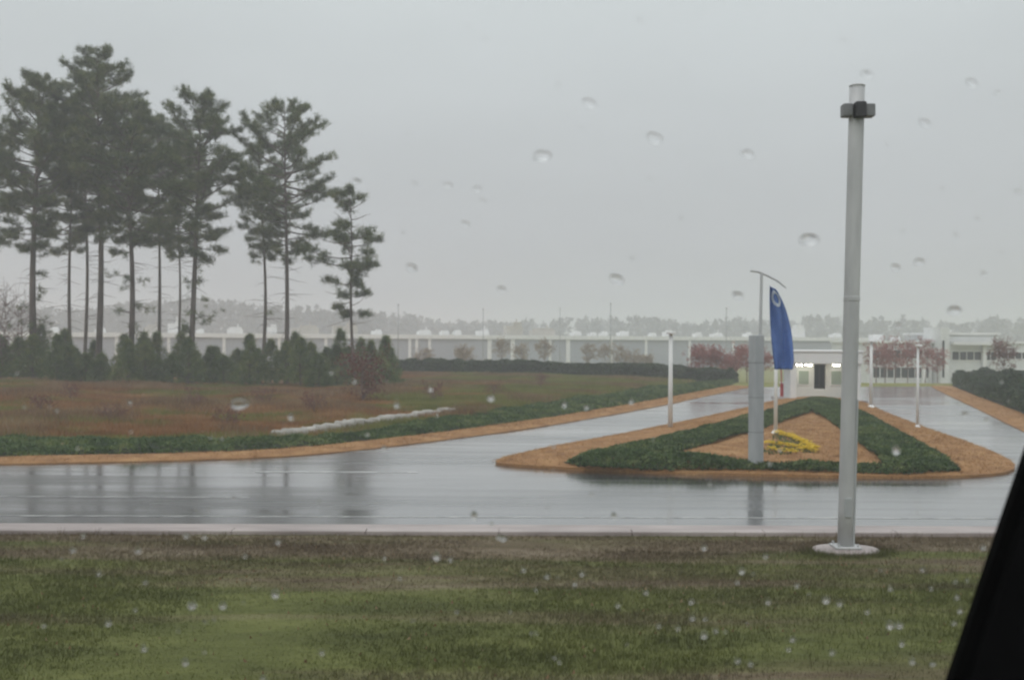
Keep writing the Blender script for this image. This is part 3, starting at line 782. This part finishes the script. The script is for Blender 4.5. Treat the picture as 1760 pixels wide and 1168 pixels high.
# ------------------------------------------------------------------ white office on the right
def office():
    D = 160.0; S = D / FPX
    o0 = P(1500, 660, D); z0 = float(height(o0.x, D))
    root = empty('office_building', (o0.x, D, z0)); tag(root, 'white two-storey office with dark ribbon windows on the right', 'building')
    X = lambda px: (px - 1500) * S
    Zp = lambda py: (CY - py) * S + EYE.z - z0 - (P(1620, 584, D).z - EYE.z) * -1
    wing = lambda n, x0, x1, y0, top: MB().box(X(x0), X(x1), y0, y0 + 18, 0, Zp(top)).build(n, M['plaster'], root)
    def ribbon(x0, x1, yf, ty, by, n):
        w = (X(x1) - X(x0)) / n; zt, zb = Zp(ty), Zp(by)
        fr = MB().box(X(x0) - .1, X(x1) + .1, yf - .10, yf - .003, zb - .12, zb).box(X(x0) - .1, X(x1) + .1, yf - .10, yf - .003, zt, zt + .12).build('window_frame', M['white'], root)
        for i in range(n):
            MB().box(X(x0) + i * w + .06, X(x0) + (i + 1) * w - .06, yf - .05, yf - .004, zb + .003, zt - .003).build('window_pane', M['winglass'], fr)
            if i: MB().box(X(x0) + i * w - .05, X(x0) + i * w + .05, yf - .12, yf - .003, zb + .003, zt - .003).build('mullion', M['white'], fr)
    def cap(x0, x1, y0, top): MB().box(X(x0) - .25, X(x1) + .25, y0 - .3, y0 + 18.2, Zp(top) + .003, Zp(top) + .35).build('parapet', M['white'], root)
    wing('wall', 1498, 1611, 2.0, 590); cap(1498, 1610, 2.0, 590)
    ribbon(1508, 1605, 2.0, 602, 616, 8); ribbon(1508, 1605, 2.0, 632, 650, 8)
    wing('wall', 1630, 1716, 0.0, 575); cap(1630, 1716, 0.0, 575)
    ribbon(1636, 1686, 0.0, 604, 618, 4); ribbon(1636, 1686, 0, 640, 655, 4); ribbon(1692, 1712, 0, 604, 618, 2)
    MB().box(X(1613), X(1628), -.8, 6, 0, Zp(562)).build('stair_tower', M['plaster'], root)
    MB().box(X(1615.5), X(1619), -.86, -.803, 1.2, Zp(585)).build('stair_window', M['winglass'], root)
    wing('wall', 1718, 1800, 3.0, 590); cap(1718, 1800, 3.0, 590)
    ribbon(1724, 1796, 3.0, 605, 616, 6); ribbon(1724, 1796, 3.0, 636, 652, 6)
    for px in (1586, 1689):
        MB().box(X(px) - .28, X(px) + .28, -.75, -.2, 0, Zp(592)).build('column', M['white'], root)
    MB().box(X(1632), X(1714), -1.6, -.32, Zp(592), Zp(587)).build('canopy', M['white'], root)
    for px, w, h in ((1540, 20, 14), (1575, 12, 10), (1660, 26, 8), (1745, 16, 12)):
        q = MB().box(-w * S / 2, w * S / 2, -1, 1, 0, h * S, .1).build('roof_unit', M['white'], root); q.location = (X(px), 9, Zp(590 if px < 1630 or px > 1718 else 575) + .1)
office()

# ------------------------------------------------------------------ gatehouse
def gatehouse():
    D = 79.0; S = D / FPX
    c = P(1416, 690, D)
    root = empty('gatehouse', (c.x, D, .0), math.radians(-3)); tag(root, 'small white gatehouse with lit lamps under its flat canopy', 'gatehouse')
    w = 61 * S; T = P(1416, 605, D).z
    MB().box(-w + .5, -.42, 1.3, 4.2, 0, T - .86).build('wall', M['plaster'], root)
    MB().box(.42, w - .5, 1.3, 4.2, 0, T - .86).build('wall', M['plaster'], root)
    MB().box(-.42, .42, 1.9, 4.15, 0, T - .87).build('back_wall', M['plaster'], root)
    d = MB().box(-.415, .415, 1.5, 1.56, .9, T - .95).build('door', M['winglass'], root)
    MB().box(-.40, .40, 1.46, 1.497, .78, .895).build('door_sill', M['white'], d)
    MB().box(-.03, .03, 1.47, 1.497, .9, T - .95).build('mullion', M['dark'], d)
    MB().box(-.415, .415, 1.32, 1.55, 0, .775).build('sill_wall', M['plaster'], root)
    rf = MB().box(-w, w, -.7, 4.6, T - .85, T, .04).build('roof', M['white'], root)
    MB().box(-w - .08, w + .08, -.78, 4.68, T + .003, T + .14, .03).build('roof_edge', M['white'], rf)
    for sx in (-1, 1):
        MB().box(sx * (w - .28) - .2, sx * (w - .28) + .2, -.55, -.15, 0, T - .853, .03).build('column', M['white'], root)
    for sx in (-1, 1):
        x0, x1 = sorted((sx * .75, sx * (w - .95)))
        f = MB().box(x0, x1, 1.24, 1.297, 1.15, 2.3).build('window', M['white'], root)
        MB().box(x0 + .08, x1 - .08, 1.225, 1.237, 1.23, 2.22).build('pane', M['palegl'], f)
    for px in (1374, 1391, 1438):
        lx = (px - 1416) * S
        l_ = MB().box(-.36, .36, -.09, .09, -.05, 0, .015).build('lamp', M['white'], root)
        l_.location = (lx, .2, T - .853)
        MB().tube([(-.34, 0, -.09), (.34, 0, -.09)], .055, 8).build('lamp_tube', M['tube'], l_)
        l_.rotation_euler = (0, math.radians(0), math.radians(-62))
    MB().box(-w - .3, w + .3, -1.0, 5.0, -.05, .16).build('plinth', M['concrete'], root)
M['palegl'] = glassmat('pale_window_glass', (.32, .38, .33))
m, n, l, b = new_mat('lit_tube'); b.inputs['Emission Color'].default_value = (1, .97, .80, 1); b.inputs['Emission Strength'].default_value = 26.0; M['tube'] = m
gatehouse()

# red barrier posts either side
def barrier(px, py, label, sgn):
    x, y = G(px, py)
    root = empty('barrier_post', (x, y, .1)); tag(root, label, 'barrier', 'red barrier posts at the gatehouse')
    MB().box(-.2, .2, -.2, .2, 0, 1.05, .04).build('cabinet', M['redpaint'], root)
    MB().box(-.24, .24, -.24, .24, 1.052, 1.14, .03).build('cap', M['white'], root)
    MB().box(-.28, .28, -.28, .28, -.08, .06, .02).build('base', M['concrete'], root)
    MB().tube([(sgn * .2, -.26, .9), (sgn * .26, -.26, 3.4)], .045, 6).build('raised_arm', M['redpaint'], root)
barrier(1346, 684, 'red barrier post left of the gatehouse by the blue banner', -1)
barrier(1471, 686, 'red barrier post right of the gatehouse', 1)

# ------------------------------------------------------------------ grey pylon with blue banner
def pylon():
    x, y = G(1299, 803, .2); y = float(y); zb = float(isl_z(np.array([x]), np.array([y]))[0]) - .05
    s = y / FPX
    root = empty('banner_pylon', (x, y, zb)); tag(root, 'grey square pylon with slanting top arm and hanging blue banner', 'banner pylon')
    Zp = lambda py: P(1300, py, y).z - zb
    h1, h2 = Zp(576), Zp(468)
    MB().box(-.2, .2, -.17, .17, .05, h1, .02).build('post', M['grey'], root).rotation_euler = (0, 0, math.radians(28))
    MB().box(-.1, .2, .28, .52, .0, h1 - .12, .02).build('rear_post', M['grey'], root)
    MB().box(-.36, .36, -.33, .62, -.1, .07, .02).build('base_plate', M['stone'], root)
    for zz in (1.2, 2.35, 3.5):
        q = MB().box(-.205, .205, -.175, .175, -.005, .005).build('panel_joint', M['dark'], root); q.location = (0, 0, zz); q.rotation_euler = (0, 0, math.radians(28))
    for sx in (-.28, .28):
        MB().tube([(sx, -.26, .07), (sx, -.26, .13)], .035, 6).build('bolt', M['galv'], root)
    MB().tube([(.12, 0, h1 - .3), (.16, 0, h2 - .02)], [.055, .045], 8).build('mast', M['galv'], root)
    arm = [(-.22, 0, h2 + .05), (.05, 0, h2 + .02), (.35, 0, h2 - .10), (.72, 0, h2 - .30), (.98, 0, h2 - .52)]
    MB().tube(arm, [.03, .04, .035, .03, .02], 7).build('arm', M['galv'], root)
    # banner: sewn panel hanging from the arm, bellied by the wind
    nx, nz = 18, 40; zt, zbm = Zp(490), Zp(634)
    V = []; Fc = []
    for j in range(nz + 1):
        t = j / nz
        left = .42 + .16 * t ** 2.0
        right = .56 + .68 * math.sin(min(t * 1.5 + .02, 1) * math.pi / 2) ** .6 * (1 - .1 * t)
        right = right if t < .9 else right - (t - .9) * .5
        zz = zt + (zbm - zt) * t
        for i in range(nx + 1):
            u = i / nx
            V.append((left + (right - left) * u, .10 * math.sin(u * 7.5 + t * 4) + .16 * math.sin(t * 4.2) * u + .05 * math.sin(u * 15 - t * 3) - .05, zz - .18 * u * (1 - t)))
    def q(i, j): return j * (nx + 1) + i
    for j in range(nz):
        for i in range(nx): Fc.append((q(i, j), q(i + 1, j), q(i + 1, j + 1), q(i, j + 1)))
    bn = mesh_obj('banner', V, Fc, M['banner'], root, True)
    sm = bn.modifiers.new('thickness', 'SOLIDIFY'); sm.thickness = .012
    # pale ring emblem near the head
    EV = []; EF = []
    for k in range(28):
        a = 2 * math.pi * k / 28
        for rr in (.10, .165):
            uu = .42 + rr * 1.6 * math.cos(a); tt = .135 + rr * .62 * math.sin(a)
            fi, fj = min(max(uu, 0), .999) * nx, tt * nz
            i, j = int(fi), int(fj); A, B, C_, D_ = (Vector(V[q(i, j)]), Vector(V[q(i + 1, j)]), Vector(V[q(i, j + 1)]), Vector(V[q(i + 1, j + 1)]))
            p_ = A.lerp(B, fi - i).lerp(C_.lerp(D_, fi - i), fj - j); EV.append((p_.x, p_.y - .045, p_.z))
    for k in range(28):
        j = (k + 1) % 28; EF.append((2 * k, 2 * k + 1, 2 * j + 1, 2 * j))
    em = mesh_obj('emblem', EV, EF, M['emblem'], bn, True)
M['banner'] = surface('blue_banner_cloth', [(.3, (.045, .10, .28)), (.7, (.085, .165, .42))], 1.2, .7)
M['emblem'] = surface('pale_print', [(.3, (.42, .48, .58)), (.7, (.55, .6, .66))], 3, .7)
pylon()

# ------------------------------------------------------------------ tall pole on the near verge
def tall_pole():
    x, y = G(1453, 948)
    root = empty('utility_pole', (x, y, 0)); tag(root, 'tall grey steel pole with dark box near its top on the near verge', 'pole')
    s = y / FPX
    topx = (1469 - 1453) * s
    ht = P(1469, 150, y).z; hb = P(1467, 192, y).z
    W0, W1 = 29 * s / 2, 33 * s / 2
    n = 12; pts = [(topx * t, 0, .12 + (ht - .12) * t) for t in [i / n for i in range(n + 1)]]
    MB().tube(pts, [.165 - .008 * (i / n) for i in range(n + 1)], 12).build('shaft', M['galv'], root, True)
    pad = []
    mb = MB(); prof = [(.70, -.05), (.70, .06), (.66, .085), (0.3, .10), (.26, .10)]
    mb.lathe(prof, 20); pd = mb.build('concrete_pad', M['concrete'], root)
    pd.scale = (1, .75, 1)
    for zz in (5.3,):
        q = MB().lathe([(.166, -.05), (.172, -.04), (.172, .04), (.166, .05)], 12).build('joint_band', M['galv'], root); q.location = (topx * zz / ht, 0, zz)
    MB().tube([(.14, -.10, .14), (.15 + topx * .3, -.10, 3.2)], .022, 6).build('conduit', M['grey'], root)
    MB().box(-.27, .27, -.27, .27, .1, .14, .01).build('base_flange', M['galv'], root)
    for sx in (-.2, .2):
        for sy in (-.2, .2): MB().tube([(sx, sy, .14), (sx, sy, .2)], .025, 6).build('bolt', M['galv'], root)
    MB().box(-.075, .075, -.19, -.165, .75, 1.15, .008).build('hand_hole', M['grey'], root)
    cx = topx * hb / ht
    bx = MB().box(-.11, .11, -.34, -.12, -.17, .15, .02).build('camera_box', M['dark'], root); bx.location = (cx, 0, hb)
    for sx in (-1, 1):
        f = MB().box(.13 if sx > 0 else -.33, .33 if sx > 0 else -.13, -.22, .05, -.13, .13, .02).build('floodlight', M['floodgrey'], root); f.location = (cx, 0, hb)
    c = MB().lathe([(.17, -.06), (.19, -.03), (.19, .03), (.17, .06)], 14).build('collar', M['dark'], root); c.location = (cx, 0, hb)
    cp = MB().lathe([(.158, 0), (.17, .03), (.11, .07), (.05, .08)], 14).build('cap', M['galv'], root); cp.location = (topx, 0, ht)
M['floodgrey'] = surface('flood_housing', [(.3, (.14, .145, .15)), (.7, (.2, .205, .21))], 3, .5)
tall_pole()

# ------------------------------------------------------------------ white lamp posts
def lamp(px, by, ty, rad, label, group=None, z=0.0, head=True, D=None, mat='white'):
    if D is None: x, y = G(px, by, z)
    else: x, y = P(px, by, D).x, D; z = float(height(x, y))
    root = empty('lamp_post', (x, y, z)); tag(root, label, 'lamp post', group)
    h = P(px, ty, y).z - z
    MB().tube([(0, 0, .2), (0, 0, h * .5), (0, 0, h)], [rad, rad * .9, rad * .75], 8).build('post', M[mat], root, True)
    MB().lathe([(rad * 2.2, -.05), (rad * 2.2, .12), (rad * 1.3, .22), (rad, .24)], 10).build('base', M[mat], root)
    if head:
        hd = MB().box(-rad * 1.6, rad * 1.6, -.3, .12, 0, .13, .03).build('lamp_head', M[mat], root); hd.location = (0, 0, h)
    return root
lamp(1152, 744, 574, .12, 'thick white lamp post beside the left drive', z=.012)
lamp(1333, 748, 576, .09, 'pale post right behind the grey pylon', z=.3, head=False)
lamp(1497, 702, 588, .11, 'white post just right of the gatehouse', z=.1)
lamp(1577, 738, 596, .07, 'slim pale lamp post on the straw edge of the right drive', z=.1)
for i, (px, ty, D) in enumerate([(684, 524, 150), (830, 532, 165), (962, 530, 190), (1049, 522, 150), (1248, 530, 165)]):
    lamp(px, 640, ty, .07, '%s thin grey lighting pole from the left before the warehouse' % ORD[i], 'far lighting poles', D=D, mat='grey')

# ------------------------------------------------------------------ the car window the view is taken through
def car_door():
    Y0 = .50
    root = empty('car_door', (0, Y0, 3.5)); tag(root, 'black car window pillar slanting through the lower right corner', 'car door')
    zl = lambda z: z - 3.5
    def edge(py):                             # left edge of the pillar, at the pillar's own distance
        p = P(1760 + (785 - py) * (128 / 383.0), py, Y0); return p.x, p.z
    (xa, za), (xb, zb) = edge(785), edge(1168); xa += .004; xb += .004
    sl = (xa - xb) / (za - zb)
    ztop, zbot = EYE.z + .33, EYE.z - .36
    V = []; Fc = []
    prof = [(0, -.012), (.012, -.05), (.05, -.07), (.13, -.07), (.145, -.03), (.145, .03), (.012, .03), (0, .012)]
    N = 10
    for i in range(N + 1):
        z = zbot + (ztop - zbot) * i / N; x = xb + (z - zb) * sl + .012 * ((z - zb) / .5) ** 2
        for u, v in prof: V.append((x + u, v, zl(z)))
    k = len(prof)
    for i in range(N):
        for j in range(k):
            j2 = (j + 1) % k; Fc.append((i * k + j, i * k + j2, i * k + k + j2, i * k + k + j))
    Fc += [tuple(range(k - 1, -1, -1)), tuple(range(N * k, N * k + k))]
    pl = mesh_obj('pillar', V, Fc, M['black'], root, False)
    sm = MB(); pts = []
    for i in range(N + 1):
        z = zbot + (ztop - zbot) * i / N; pts.append((xb + (z - zb) * sl + .012 * ((z - zb) / .5) ** 2 + .001, .0, zl(z)))
    sm.tube(pts, .006, 6).build('rubber_seal', M['rubber'], pl)
    xl = -1.3; xt = xb + (ztop - zb) * sl; xbm = xb + (zbot - zb) * sl
    MB().box(xl - .06, xt + .14, -.05, .03, zl(ztop), zl(ztop) + .07, .012).build('top_rail', M['black'], root)
    MB().box(xl - .035, xl, -.03, .02, zl(zbot), zl(ztop) - .003, .012).build('front_rail', M['black'], root)
    MB().box(xl - .06, xbm + .145, -.09, .05, zl(3.55), zl(zbot) - .003, .02).build('door_panel', M['black'], root)
    pane = mesh_obj('window_pane', [(x, y, z) for y in (-.002, .002) for x, z in ((xl + .002, zl(zbot) + .002), (xbm - .002, zl(zbot) + .002), (xt - .002, zl(ztop) - .002), (xl + .002, zl(ztop) - .002))],
                    [(0, 1, 2, 3), (7, 6, 5, 4), (0, 4, 5, 1), (1, 5, 6, 2), (2, 6, 7, 3), (3, 7, 4, 0)], M['pane'], root)
    # raindrops on the outside of the glass
    drops = [(932, 268, 16), (1013, 178, 13), (1125, 238, 15), (1285, 265, 12), (1390, 412, 18), (1060, 480, 13), (708, 460, 10), (862, 497, 8), (1580, 450, 10), (1590, 212, 11), (1670, 143, 11), (1490, 128, 11), (1640, 533, 13), (1268, 508, 10), (1540, 460, 9), (770, 318, 8), (820, 325, 8), (800, 385, 8), (960, 147, 6), (830, 345, 6), (1715, 160, 7), (1100, 35, 6), (1620, 325, 5), (1750, 330, 7), (612, 312, 9), (1450, 70, 5), (1175, 120, 5), (1545, 560, 7), (1690, 470, 6),
             (844, 684, 9), (682, 696, 7), (500, 716, 7), (412, 693, 15), (570, 640, 5), (610, 655, 5), (740, 668, 6), (970, 695, 6), (1008, 700, 6), (1085, 690, 6), (660, 770, 6), (1540, 773, 10), (1658, 712, 8), (1695, 722, 6),
             (815, 886, 9), (1055, 886, 7), (865, 925, 8), (857, 922, 6), (750, 955, 9), (774, 960, 5), (330, 1040, 10), (383, 1040, 8), (473, 1020, 9), (237, 945, 7), (320, 920, 7), (352, 922, 6), (478, 930, 6), (143, 920, 5), (125, 945, 6), (186, 1070, 7), (247, 1113, 7), (318, 1137, 8), (75, 1075, 5), (452, 1165, 6), (553, 1120, 6), (170, 985, 5), (250, 1000, 5),
             (1420, 1030, 8), (1443, 1036, 6), (1530, 1073, 9), (1546, 1074, 8), (1550, 1105, 6), (1210, 1090, 8), (1190, 1060, 6), (1230, 1083, 5), (1212, 1062, 4), (1275, 980, 7), (1210, 940, 6), (1062, 1040, 5), (1188, 1033, 6), (1320, 1033, 6), (1362, 1097, 6), (1268, 1135, 6), (1290, 1140, 5), (1430, 1120, 6), (1568, 1135, 7), (1603, 1140, 6), (1640, 1070, 5), (1650, 1048, 6), (1000, 985, 5), (940, 990, 5), (988, 1003, 5), (900, 978, 5), (1316, 955, 5), (1690, 940, 6), (1645, 1025, 5), (1530, 1010, 5), (1165, 1078, 5), (1355, 1115, 5), (1370, 1005, 5), (1490, 1050, 5), (1600, 1010, 4), (1110, 1018, 5)]
    r2 = random.Random(31)
    for _ in range(70): drops.append((r2.uniform(20, 1740), r2.uniform(640, 1160), r2.uniform(2.2, 4.5)))
    for _ in range(16): drops.append((r2.uniform(650, 1740), r2.uniform(20, 540), r2.uniform(3, 5.5)))
    mats = M['water']
    variants = []
    rr = random.Random(9)
    for vi in range(8):
        hd = .30 if vi < 4 else .62; wd = 1.45 if vi < 4 else 1.0
        nr, ns = 5, 14; DV = []; DF = []
        ell = 1 + rr.uniform(-.1, .15); sk = rr.uniform(-.25, .25); ph = rr.uniform(0, 6.28)
        def lob(a): return 1 + .10 * math.sin(2 * a + ph) + .06 * math.sin(3 * a + 2 * ph)
        for i in range(nr):
            t = i / nr; rad = math.cos(t * math.pi / 2) ** .8; h = hd * math.sin(t * math.pi / 2)
            for k_ in range(ns):
                a = 2 * math.pi * k_ / ns; q = lob(a) * rad
                DV.append((math.cos(a) * q * wd + sk * math.sin(a) * q, h, math.sin(a) * q * ell))
        DV.append((0, hd, -.1)); DV.append((0, 0, 0)); top, ctr = len(DV) - 2, len(DV) - 1
        for i in range(nr - 1):
            for k_ in range(ns):
                j = (k_ + 1) % ns; DF.append((i * ns + k_, i * ns + ns + k_, i * ns + ns + j, i * ns + j))
        for k_ in range(ns):
            j = (k_ + 1) % ns; DF.append(((nr - 1) * ns + k_, top, (nr - 1) * ns + j)); DF.append((k_, j, ctr))
        me = bpy.data.meshes.new('raindrop'); me.from_pydata(DV, [], DF); me.materials.append(mats)
        me.polygons.foreach_set('use_smooth', [len(p.vertices) == 4 or top in p.vertices[:] for p in me.polygons]); me.update()
        variants.append(me)
    for i, (px, py, rp) in enumerate(drops):
        o = bpy.data.objects.new('raindrop', variants[i % 4 + (0 if py < 620 or rp > 13 else 4)]); link(o, pane)
        p = P(px, py, Y0 + .0025); s = rp * (.62 if py < 620 else .72) * Y0 / FPX
        o.location = (p.x, .0023, zl(p.z)); o.scale = (s, s, s)
m, n, l, b = new_mat('clear_glass')
n.remove(b); t = n.new('ShaderNodeBsdfTransparent'); t.inputs[0].default_value = (.985, .99, .985, 1); l.new(t.outputs[0], n['Material Output'].inputs[0]); M['pane'] = m
m, n, l, b = new_mat('rain_water')
n.remove(b); t = n.new('ShaderNodeBsdfGlass'); t.inputs['IOR'].default_value = 1.33; t.inputs['Roughness'].default_value = 0.0; l.new(t.outputs[0], n['Material Output'].inputs[0]); M['water'] = m
car_door()

# ------------------------------------------------------------------ damp air
def haze():
    m = bpy.data.materials.new('haze'); m.use_nodes = True; n, l = m.node_tree.nodes, m.node_tree.links
    n.clear(); o = n.new('ShaderNodeOutputMaterial'); v = n.new('ShaderNodeVolumePrincipled')
    v.inputs['Color'].default_value = (.93, .945, .975, 1); v.inputs['Density'].default_value = 0.0017; v.inputs['Anisotropy'].default_value = 0.0
    l.new(v.outputs[0], o.inputs['Volume'])
    ob = MB().box(-2700, 2700, -600, 4300, -8, 40).build('haze', m); ob['kind'] = 'stuff'; ob['label'] = 'thin grey rain haze over the whole place'
haze()
